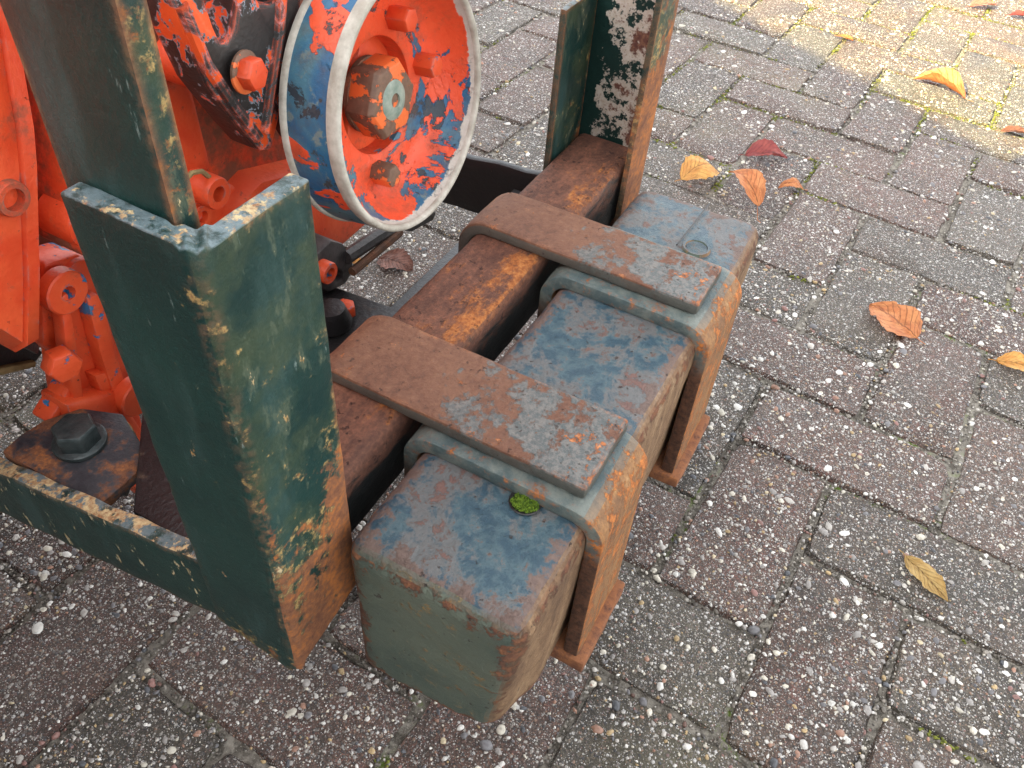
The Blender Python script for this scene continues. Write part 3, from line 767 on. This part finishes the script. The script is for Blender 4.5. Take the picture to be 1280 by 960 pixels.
# --- bolted ear with the big bolt
ear = finish(plate_bm([(.170, .375), (.170, .468), (.186, .470), (.205, .468), (.228, .455), (.24, .425), (.225, .39), (.205, .375)], [], Vector((0, 0, .193)), Vector((1, 0, 0)), Vector((0, 1, 0)), Vector((0, 0, 1)), .010), 'mounting_ear', EARM, T, bevel=.002)
c = px(100, 552, z=.195)
hexbolt('bolt', c, Vector((0, 0, 1)), .0155, .017, DARKBOLT, T, washer=.0185, rot=20, label='large dark hex bolt on the rusty ear')
finish(lathe_bm([(0, 0), (.026, 0), (.027, .003), (.026, .012), (.0, .012)], px(125, 565, z=.18), Vector((0, 0, 1)), 32), 'spacer', OCHREM, T)
finish(tube_bm([px(152, 618, z=.165), px(163, 590, z=.175), px(176, 560, z=.185)], .0045), 'drain_pipe', GREYCAST, T)

# --- orange foot casting (ribs, bosses)
foot = slab('foot_casting', [(72, 352), (96, 326), (118, 322), (150, 420), (196, 590), (180, 612), (150, 606), (112, 570), (92, 512), (82, 440), (74, 400)], -.475, .03, CHIPPED, T, bevel=.004, label='chipped orange foot casting with ribs, blue paint showing')
slab('rib', [(108, 372), (124, 368), (136, 400), (178, 560), (168, 566), (128, 450)], -.462, .014, CHIPPED, foot, bevel=.002)
slab('rib', [(76, 372), (86, 366), (98, 440), (108, 520), (98, 522), (84, 450)], -.464, .012, CHIPPED, foot, bevel=.002)
slab('fin', [(92, 478), (100, 484), (70, 532), (60, 530)], -.468, .02, CHIPPED, foot, bevel=.003)
slab('foot_base', [(84, 506), (150, 490), (196, 560), (206, 640), (160, 606), (120, 560), (96, 548)], -.458, .034, mat_orange(.02, 'rusty_foot_paint', .70, 60), foot, bevel=.006, lump=.0010)
def boss(name, x, y, b, r, ln, hole, mat, parent, **kw):
    c = px(x, y, b=b); n = Vector((0, -1, 0))
    prof = [(0, 0), (r, 0), (r, ln * .9), (r * .93, ln)] + ([(hole, ln), (hole * .95, ln * .2), (0, ln * .2)] if hole else [(0, ln)])
    return finish(lathe_bm(prof, c, n, 28), name, mat, parent, **kw)
boss('boss', 72, 360, -.474, .0165, .011, .0055, CHIPPED, foot)
slab('rib', [(56, 330), (100, 318), (112, 328), (78, 352), (60, 372), (54, 352)], -.480, .03, CHIPPED, foot, bevel=.003)
slab('rib', [(52, 372), (72, 380), (84, 436), (78, 448), (54, 432)], -.482, .03, CHIPPED, foot, bevel=.003)
slab('rib', [(118, 470), (150, 462), (158, 480), (128, 492)], -.464, .014, CHIPPED, foot, bevel=.002)
hexbolt('bolt', px(122, 412, b=-.470), Vector((0, -1, 0)), .0060, .007, CHIPPED, foot, rot=12)
hexbolt('hex_nut', px(72, 450, b=-.462), Vector((-.25, -1, .1)), .0125, .014, CHIPPED, T, rot=10)
boss('boss', 160, 492, -.462, .016, .012, 0, CHIPPED, foot)

# --- engine casing at the far left: bellied sheet with a crease and flange
def casing():
    bm = bmesh.new(); prof = [(.245, .462), (.255, .450), (.30, .448), (.37, .449), (.392, .451), (.42, .458), (.47, .468), (.56, .485), (.70, .53)]
    xs = [(-.35, 0), (0, 0), (.10, 0), (.19, 0), (.2075, .001), (.2095, .004), (.2115, .001), (.220, .001), (.223, .006), (.223, .05)]
    zb = lambda x: .262 + min(.12, 1.2 * max(0, .212 - x))
    g = [[(lambda zz: bm.verts.new((x + (.385 * max(-.02, zz - .274) if x > .15 else 0), y + dy, zz)))(zb(x) + (z - .245) * (.70 - zb(x)) / .455) for z, y in prof] for x, dy in xs]
    for a, b in zip(g, g[1:]):
        for i in range(len(prof) - 1): bm.faces.new((a[i], b[i], b[i + 1], a[i + 1]))
    low = [bm.verts.new((r_[0].co.x, .75, r_[0].co.z)) for r_ in g]
    for i in range(len(g) - 1): bm.faces.new((g[i][0], low[i], low[i + 1], g[i + 1][0]))
    return finish(bm, 'engine_casing', ORANGE, T, smooth=50, label='smooth orange engine casing beside the green post')
cas = casing()
boss('boss', 71, 263, -.47, .016, .03, .007, ORANGE, cas)
boss('boss', 1, 242, -.455, .011, .012, .007, ORANGE_D, cas)
finish(rbox(.05, .46, .62, 2.1, .54, .82, .06, .05), 'hood', ORANGE, T, smooth=60)  # out of view, added to block sky light over the ground at left
slab('gearbox_wall', [(-120, 250), (60, 250), (150, 300), (150, 452), (96, 450), (52, 436), (0, 412), (-120, 370)], -.53, .08, ORANGE_D, T, bevel=.006)
slab('sump_rail', [(-60, 372), (0, 404), (52, 432), (50, 446), (0, 420), (-60, 392)], -.46, .05, OILY, T)
slab('undertray', [(-120, 380), (0, 418), (56, 440), (46, 454), (0, 464), (-120, 490)], -.56, .06, OILY, T, bevel=.003)
slab('tray_edge', [(-120, 488), (0, 461), (46, 452), (45, 459), (0, 470), (-120, 500)], -.555, .006, OCHREM, T, bevel=.001)

# --- engine front cover behind the post, with bosses
cov = slab('engine_cover', [(130, -120), (420, -120), (430, 120), (400, 270), (300, 330), (205, 345), (120, 330), (110, 100)], -.425, .06, ORANGE_D, T, bevel=.006, label='grimy orange engine front cover behind the pulley')
slab('raised_rib', [(196, 40), (214, 92), (238, 92), (262, 190), (268, 216), (232, 226), (196, 120)], -.408, .02, ORANGE, T, bevel=.005)
slab('flange', [(224, 196), (300, 236), (300, 330), (210, 345), (205, 260)], -.414, .014, ORANGE, T, bevel=.004)
slab('lower_block', [(296, 262), (330, 226), (430, 200), (475, 270), (430, 310), (392, 345), (300, 360)], -.400, .06, ORANGE, T, bevel=.008)
boss('boss', 212, 72, -.408, .0135, .022, .0055, ORANGE, cov)
boss('boss', 243, 230, -.408, .0115, .022, .0055, ORANGE, cov)
boss('boss', 246, 268, -.410, .0085, .006, .0045, ORANGE, cov)
finish(tube_bm([px(*q, b=-.392) for q in ((232, 224), (240, 216), (252, 214), (262, 222))], .0018, 6), 'wire_clip', OCHREM, T)

# --- black engine bracket with slot, chipped to orange
br = slab('engine_bracket', [(196, -60), (212, 0), (236, 52), (262, 110), (300, 160), (326, 190), (340, 188), (352, 140), (364, 70), (376, 10), (388, -60)],
          -.352, .026, BLACK, T, bevel=.004, holes=[[(252, -45), (306, -45), (296, 8), (292, 36), (285, 54), (277, 54), (268, 34), (258, 4)], [(318, -18), (330, -28), (346, -22), (350, -6), (340, 5), (326, 4), (318, -6)]],
          label='black engine bracket with a slot, chipped to orange paint')
for pts_, w_ in (([(352, -30), (348, 40), (338, 110), (330, 165)], .004), ([(226, 6), (256, 78), (292, 132), (322, 172)], .004)):
    finish(tube_bm([px(*q, b=-.352) for q in pts_], w_, 8), 'raised_rim', BLACK, br)
hexbolt('bolt', px(306, 90, b=-.347), Vector((.1, -1, .05)), .0098, .010, ORANGE, br, washer=.0125, wmat=BROWNNUT, rot=8)

# --- dark casting, rods below the pulley
low = slab('pivot_casting', [(384, 330), (398, 318), (416, 300), (430, 306), (440, 322), (444, 338), (432, 356), (412, 366), (396, 360), (384, 348)], -.372, .03, GREYCAST, T, bevel=.006, lump=.0008, holes=[[(424, 336), (430, 340), (429, 350), (422, 352), (418, 345)]], label='dark grey pivot casting with bolt holes below the pulley')
boss('boss', 394, 334, -.378, .0095, .016, .0055, CHIPPED, low)
finish(tube_bm([px(432, 322, b=-.372), px(468, 298, b=-.372), px(506, 276, b=-.372), px(540, 255, b=-.372)], .0065, 8), 'control_rod', GREYCAST, T)
finish(tube_bm([px(440, 340, b=-.366), px(474, 312, b=-.366), px(500, 290, b=-.366)], .0040, 8), 'control_rod', RUSTY, T)
slab('rod_guard', [(488, 276), (536, 262), (546, 266), (542, 276), (516, 290), (498, 288)], -.372, .010, OILY, T, bevel=.002)
hexbolt('bolt', px(432, 392, z=.206), Vector((0, 0, 1)), .009, .010, CHIPPED, T)
finish(lathe_bm([(0, 0), (.016, 0), (.017, .004), (.012, .018), (0, .02)], px(415, 405, z=.206), Vector((0, 0, 1)), 24), 'rubber_stop', OILY, T)

# --- flat belt pulley
yaw, tilt = .0093, .1014
PN = Vector((math.sin(yaw) * math.cos(tilt), -math.cos(yaw) * math.cos(tilt), math.sin(tilt))).normalized()
PC = Vector((.4512, .300, .3889))
PX_ = (Vector((1, 0, 0)) - PN * PN.x).normalized(); PY_ = PN.cross(PX_); PY_ = PY_ if PY_.z > 0 else -PY_
prof = [(.0878, -.0068), (.0886, -.012), (.0893, -.022), (.0898, -.033), (.0896, -.0385), (.0820, -.0385), (.0800, -.037), (.0640, -.0480), (.0430, -.0540), (.0395, -.0530), (.0405, -.0330), (.0425, -.0315), (.0580, -.0315), (.0640, -.0305), (.0715, -.0265), (.0778, -.0165), (.0836, -.0045), (.0842, -.002)]
pul = finish(lathe_bm(prof, PC, PN, 96), 'belt_pulley', PULLEY, T, smooth=50, label='flat belt pulley with flaking orange and blue paint')
finish(lathe_bm([(.0842, -.0025), (.0846, .0006), (.0862, .0020), (.0882, .0018), (.0894, .0002), (.0894, -.0055), (.0886, -.0080), (.0866, -.0080), (.0842, -.0050)], PC, PN, 96, closed=True), 'front_lip', CREAM, pul, smooth=60, label='bare cream-white rim edge of the pulley')
finish(lathe_bm([(.0885, -.0375), (.0905, -.0380), (.0915, -.0400), (.0912, -.0425), (.0890, -.0430), (.0860, -.0425), (.0860, -.0380)], PC, PN, 96, closed=True), 'back_lip', CREAM, pul, smooth=60)
circ = lambda cx, cy, r, k=28, sx=1, rot=0: [(cx + (r * sx * math.cos(2 * math.pi * i / k)) * math.cos(rot) - r * math.sin(2 * math.pi * i / k) * math.sin(rot), cy + r * sx * math.cos(2 * math.pi * i / k) * math.sin(rot) + r * math.sin(2 * math.pi * i / k) * math.cos(rot)) for i in range(k)]
hol = []
for a_ in (100, 205, 310):
    a_ = R(a_); hol.append(circ(.0315 * math.cos(a_), .0315 * math.sin(a_), .0105, 24, .78, a_))
hol.append(circ(0, 0, .012, 24))
finish(plate_bm(circ(0, 0, .0410, 72), hol, PC - PN * .0465, PX_, PY_, PN, .006), 'web_disc', mat_orange(.0, 'pulley_web_paint', .62, 90), pul, bevel=.0012)
finish(lathe_bm([(.021, -.049), (.0205, -.044), (.0265, -.0425), (.0265, -.039), (.010, -.039)], PC, PN, 40), 'hub', RUSTY, pul)
nb = hexbolt('hub_nut', PC - PN * .0400, PN, .0285, .0215, BROWNNUT, pul, rot=16, label='big worn hex nut on the pulley hub')
finish(lathe_bm([(.0045, -.027), (.0050, -.0170), (.0085, -.0171), (.0125, -.0177), (.0150, -.0191)], PC, PN, 32), 'shaft_end', mat_plain('green_grey_shaft', (.16, .22, .18), (.34, .38, .32), .5, 80), pul)
for i, a_ in enumerate((5, 60, 254)):
    q = PC + (PX_ * math.cos(R(a_)) + PY_ * math.sin(R(a_))) * .0535 - PN * .0322
    hexbolt('bolt', q, PN, .0088, .017, (CHIPPED, ORANGE, BROWNNUT, CHIPPED)[i], pul, rot=a_)
finish(lathe_bm([(.0, -.09), (.05, -.09), (.052, -.060), (.02, -.060), (.02, -.050), (0, -.050)], PC, PN, 32), 'crank_flange', OILY, T)

# ------------------------------------------------------------------ front weight hung on the crossbeam
weight = empty('front_weight', (.41, .12, .13), 'green and rust worn cast front weight, top tinted sky blue, hung over the crossbeam by two hooks', 'weight')
def wwarp(v):
    k = max(0, (.262 - v.z) / .13)                       # draft: narrower towards the bottom
    y = v.y; x = v.x
    y += k * .003 * max(0, (.178 - y) / .11)
    cf = max(0, (.235 - v.x) / .045) * max(0, (.11 - v.y) / .045) * min(1, k); x += .004 * cf; y += .012 * cf
    x += (.003 * k if x < .3 else -.003 * k)
    n = mnoise.noise_vector(v * 14) * .0013 + mnoise.noise_vector(v * 55) * .0008 + mnoise.noise_vector(v * 140) * .0003
    return Vector((x, y, v.z)) + n
finish(rbox(.190, .628, .066, .180, .126, .2795, .0125, .0045, wwarp), 'weight_body', WEIGHT, weight, smooth=80, label='solid cast weight block with worn green paint, sky blue tinted into its top')
for x0, x1, hx0, hx1 in ((.268, .340, .277, .3395), (.455, .536, .466, .5195)):
    path = fillet([(.1815, .205), (.1815, .2795), (.0665, .2795), (.0640, .1345)], .013, 7)
    path = [p for p in path]
    bm = strip_bm(path, -.0108, x0, x1, 10)
    st = finish(bm, 'strap', STRAP, weight, bevel=.0018, lump=.0005, lscale=50, label='grey-blue steel strap bent over the weight, rusty down the front')
    bm = box_bm(x0 - .002, x1 + .002, .0465, .180, .1215, .1338, 8, 8, 1)
    finish(bm, 'lip', LIPM, weight, bevel=.002, lump=.0010, lscale=70, label='rusty bottom lip of the strap')
    hp = fillet([(.2625, .244), (.2625, .2912), (.0745, .2912)], .017, 9)
    bm = strip_bm(hp, -.0100, hx0, hx1, 10)
    es = [e for e in bm.edges if abs(e.verts[0].co.x - e.verts[1].co.x) < 1e-6 and e.calc_length() > .05]
    bmesh.ops.subdivide_edges(bm, edges=es, cuts=12, use_grid_fill=True)
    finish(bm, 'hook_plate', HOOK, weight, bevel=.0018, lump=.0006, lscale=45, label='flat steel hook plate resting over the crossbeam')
# casting marks on the far end: parting line and a cast ring
c = px(870, 311, z=.2815)
finish(lathe_bm([(.0088, .0022), (.0092, .0034), (.0108, .0036), (.0118, .0012)], c - Vector((0, 0, .0014)), Vector((0, 0, 1)), 28), 'cast_ring', WEIGHT, weight)
pa, pb = px(887, 254, z=.282), px(846, 306, z=.282)
finish(tube_bm([pa.lerp(pb, i / 8) + Vector((0, 0, -.0002)) for i in range(9)], .0007, 6), 'parting_line', OILY, weight)

c = px(657, 627, z=.2806)
finish(lathe_bm([(0, .0006), (.0088, .0006), (.0094, .0010), (.0100, .0004)], c, Vector((0, 0, 1)), 32), 'hole_disc', OILY, weight, label='flat dark disc under the moss, coloured as a shaded hole')  # flat disc; its dark colour stands in for the hole's shade
# ------------------------------------------------------------------ moss tuft lodged under the near strap
c = px(657, 627, z=.2812)
n = 700; th = rng.uniform(0, 2 * np.pi, n); rr = np.sqrt(rng.uniform(0, 1, n)) * .0080 * (1 + .07 * np.sin(th * 3 + 1) + .05 * np.sin(th * 7))
P = np.stack([c.x + rr * np.cos(th), c.y + rr * np.sin(th), c.z + .0012 * np.maximum(0, 1 - (rr / .0088) ** 2) + rng.normal(0, .0006, n)], 1)
s_ = rng.uniform(.0003, .0009, n)
blobs('moss_tuft', P, np.stack([s_, s_, s_ * 1.3], 1), MOSS, None, 1, .3, label='small bright green moss tuft on the weight beside the strap', cat='moss')

# ------------------------------------------------------------------ fallen leaves
LEAFM = {
 'orange': mat_leaf('orange_leaf', (.50, .15, .045), (.64, .27, .10), (.28, .09, .035)),
 'yellow': mat_leaf('yellow_leaf', (.62, .26, .055), (.74, .42, .12), (.36, .15, .04)),
 'red': mat_leaf('red_leaf', (.24, .045, .045), (.34, .075, .06), (.13, .03, .03)),
 'tan': mat_leaf('tan_leaf', (.45, .27, .08), (.56, .38, .14), (.26, .13, .05)),
 'brown': mat_leaf('brown_leaf', (.16, .065, .045), (.26, .11, .075), (.09, .04, .03)),
 'rose': mat_leaf('rose_leaf', (.42, .15, .11), (.55, .24, .17), (.25, .09, .06)),
}
def leaf(p0, p1, wid, mat, label, curl=.25, roll=.0, lift=.002, ragged=.14, seed=0, group=None):
    """leaf lying from pixel p0 (stem) to p1 (tip) on the paving"""
    r = random.Random(seed); a = px(*p0, z=.002); b = px(*p1, z=.002); d = b - a; L = d.length; d.normalize(); s = Vector((-d.y, d.x, 0))
    nl, nw = 22, 10; bm = bmesh.new(); uv = bm.loops.layers.uv.new('UVMap'); g = []
    for i in range(nl + 1):
        t = i / nl
        hw = wid * L * .5 * (math.sin(math.pi * t ** .82) ** .8 if 0 < t < 1 else 0) + .0006
        hw *= 1 + .06 * math.sin(t * 44) + ragged * mnoise.noise(Vector((t * 7, seed, 0)))
        row = []
        for j in range(nw + 1):
            u = j / nw * 2 - 1
            z = lift + L * (curl * (1 - (2 * t - 1) ** 2) * .35 + roll * u * u * .22 * math.sin(math.pi * t)) + .0034 * mnoise.noise(Vector((t * 4, u * 2.2, seed + 4)))
            z += .0007 * math.sin((t - abs(u) * .25) * 56) * (1 - abs(u))
            row.append((bm.verts.new(a + d * (L * t) + s * (hw * u * (1 - .18 * roll)) + Vector((0, 0, max(z, .0006)))), t, j / nw))
        g.append(row)
    for i in range(nl):
        for j in range(nw):
            q = (g[i][j], g[i + 1][j], g[i + 1][j + 1], g[i][j + 1]); f = bm.faces.new([x[0] for x in q])
            for lp, x in zip(f.loops, q): lp[uv].uv = (x[1], x[2])
    me = bpy.data.meshes.new('fallen_leaf'); bmesh.ops.recalc_face_normals(bm, faces=bm.faces); bm.to_mesh(me); bm.free()
    for p in me.polygons: p.use_smooth = True
    o = link('fallen_leaf', me, LEAFM[mat], None, label, 'leaf', 'fallen leaves on the pavers')
    st = tube_bm([a - d * (L * .16) + Vector((0, 0, .001)), a - d * (L * .08) + s * L * .01 + Vector((0, 0, .0015)), a + d * (L * .06) + Vector((0, 0, lift))], [.0006, .0005, .0004], 5)
    finish(st, 'stalk', LEAFM[mat], o)
    return o
leaf((1206, 124), (1140, 100), .55, 'orange', 'orange curled leaf lying on the line between shade and sun', .3, 1.0, seed=1)
leaf((931, 195), (984, 199), .75, 'red', 'dark red leaf on the shaded pavers', .3, .7, ragged=.25, seed=2)
leaf((851, 226), (898, 218), .85, 'yellow', 'yellow-orange arched leaf on the pavers behind the far post', .9, -.2, seed=3)
leaf((944, 272), (907, 230), .50, 'orange', 'orange leaf sticking up right behind the far end of the weight', .5, .5, .02, seed=4)
leaf((1004, 238), (972, 236), .62, 'orange', 'small orange arched leaf beside the dark red leaf', .8, .0, seed=5)
leaf((1146, 424), (1086, 382), .95, 'orange', 'broad bright orange leaf over a paver joint', .18, .35, seed=6)
leaf((1244, 452), (1304, 468), .62, 'yellow', 'yellow leaf with a reddish stalk end', .2, .3, seed=7)
leaf((1131, 696), (1184, 753), .46, 'tan', 'narrow flat tan leaf lying on a red-brown paver', .06, .15, seed=8)
leaf((1212, 9), (1246, 8), .5, 'rose', 'pale pinkish leaf far out on the sunlit pavers', .2, .4, seed=9)
leaf((1260, 20), (1292, 24), .45, 'red', 'dull red leaf far out beside the pinkish one', .2, .4, seed=10)
leaf((1250, 165), (1290, 172), .45, 'brown', 'brown-red leaf at the foot of the sunlit strip', .25, .5, seed=11)
leaf((474, 324), (516, 338), .95, 'brown', 'ragged brown leaf on the paving under the pulley', .25, .3, ragged=.6, seed=12)
leaf((441, 328), (460, 334), .6, 'yellow', 'tiny yellow leaf scrap beside the pivot casting', .3, .3, ragged=.4, seed=13)
leaf((1046, 46), (1066, 52), .6, 'orange', 'small faded orange leaf in the sunlit moss', .2, .3, seed=14)
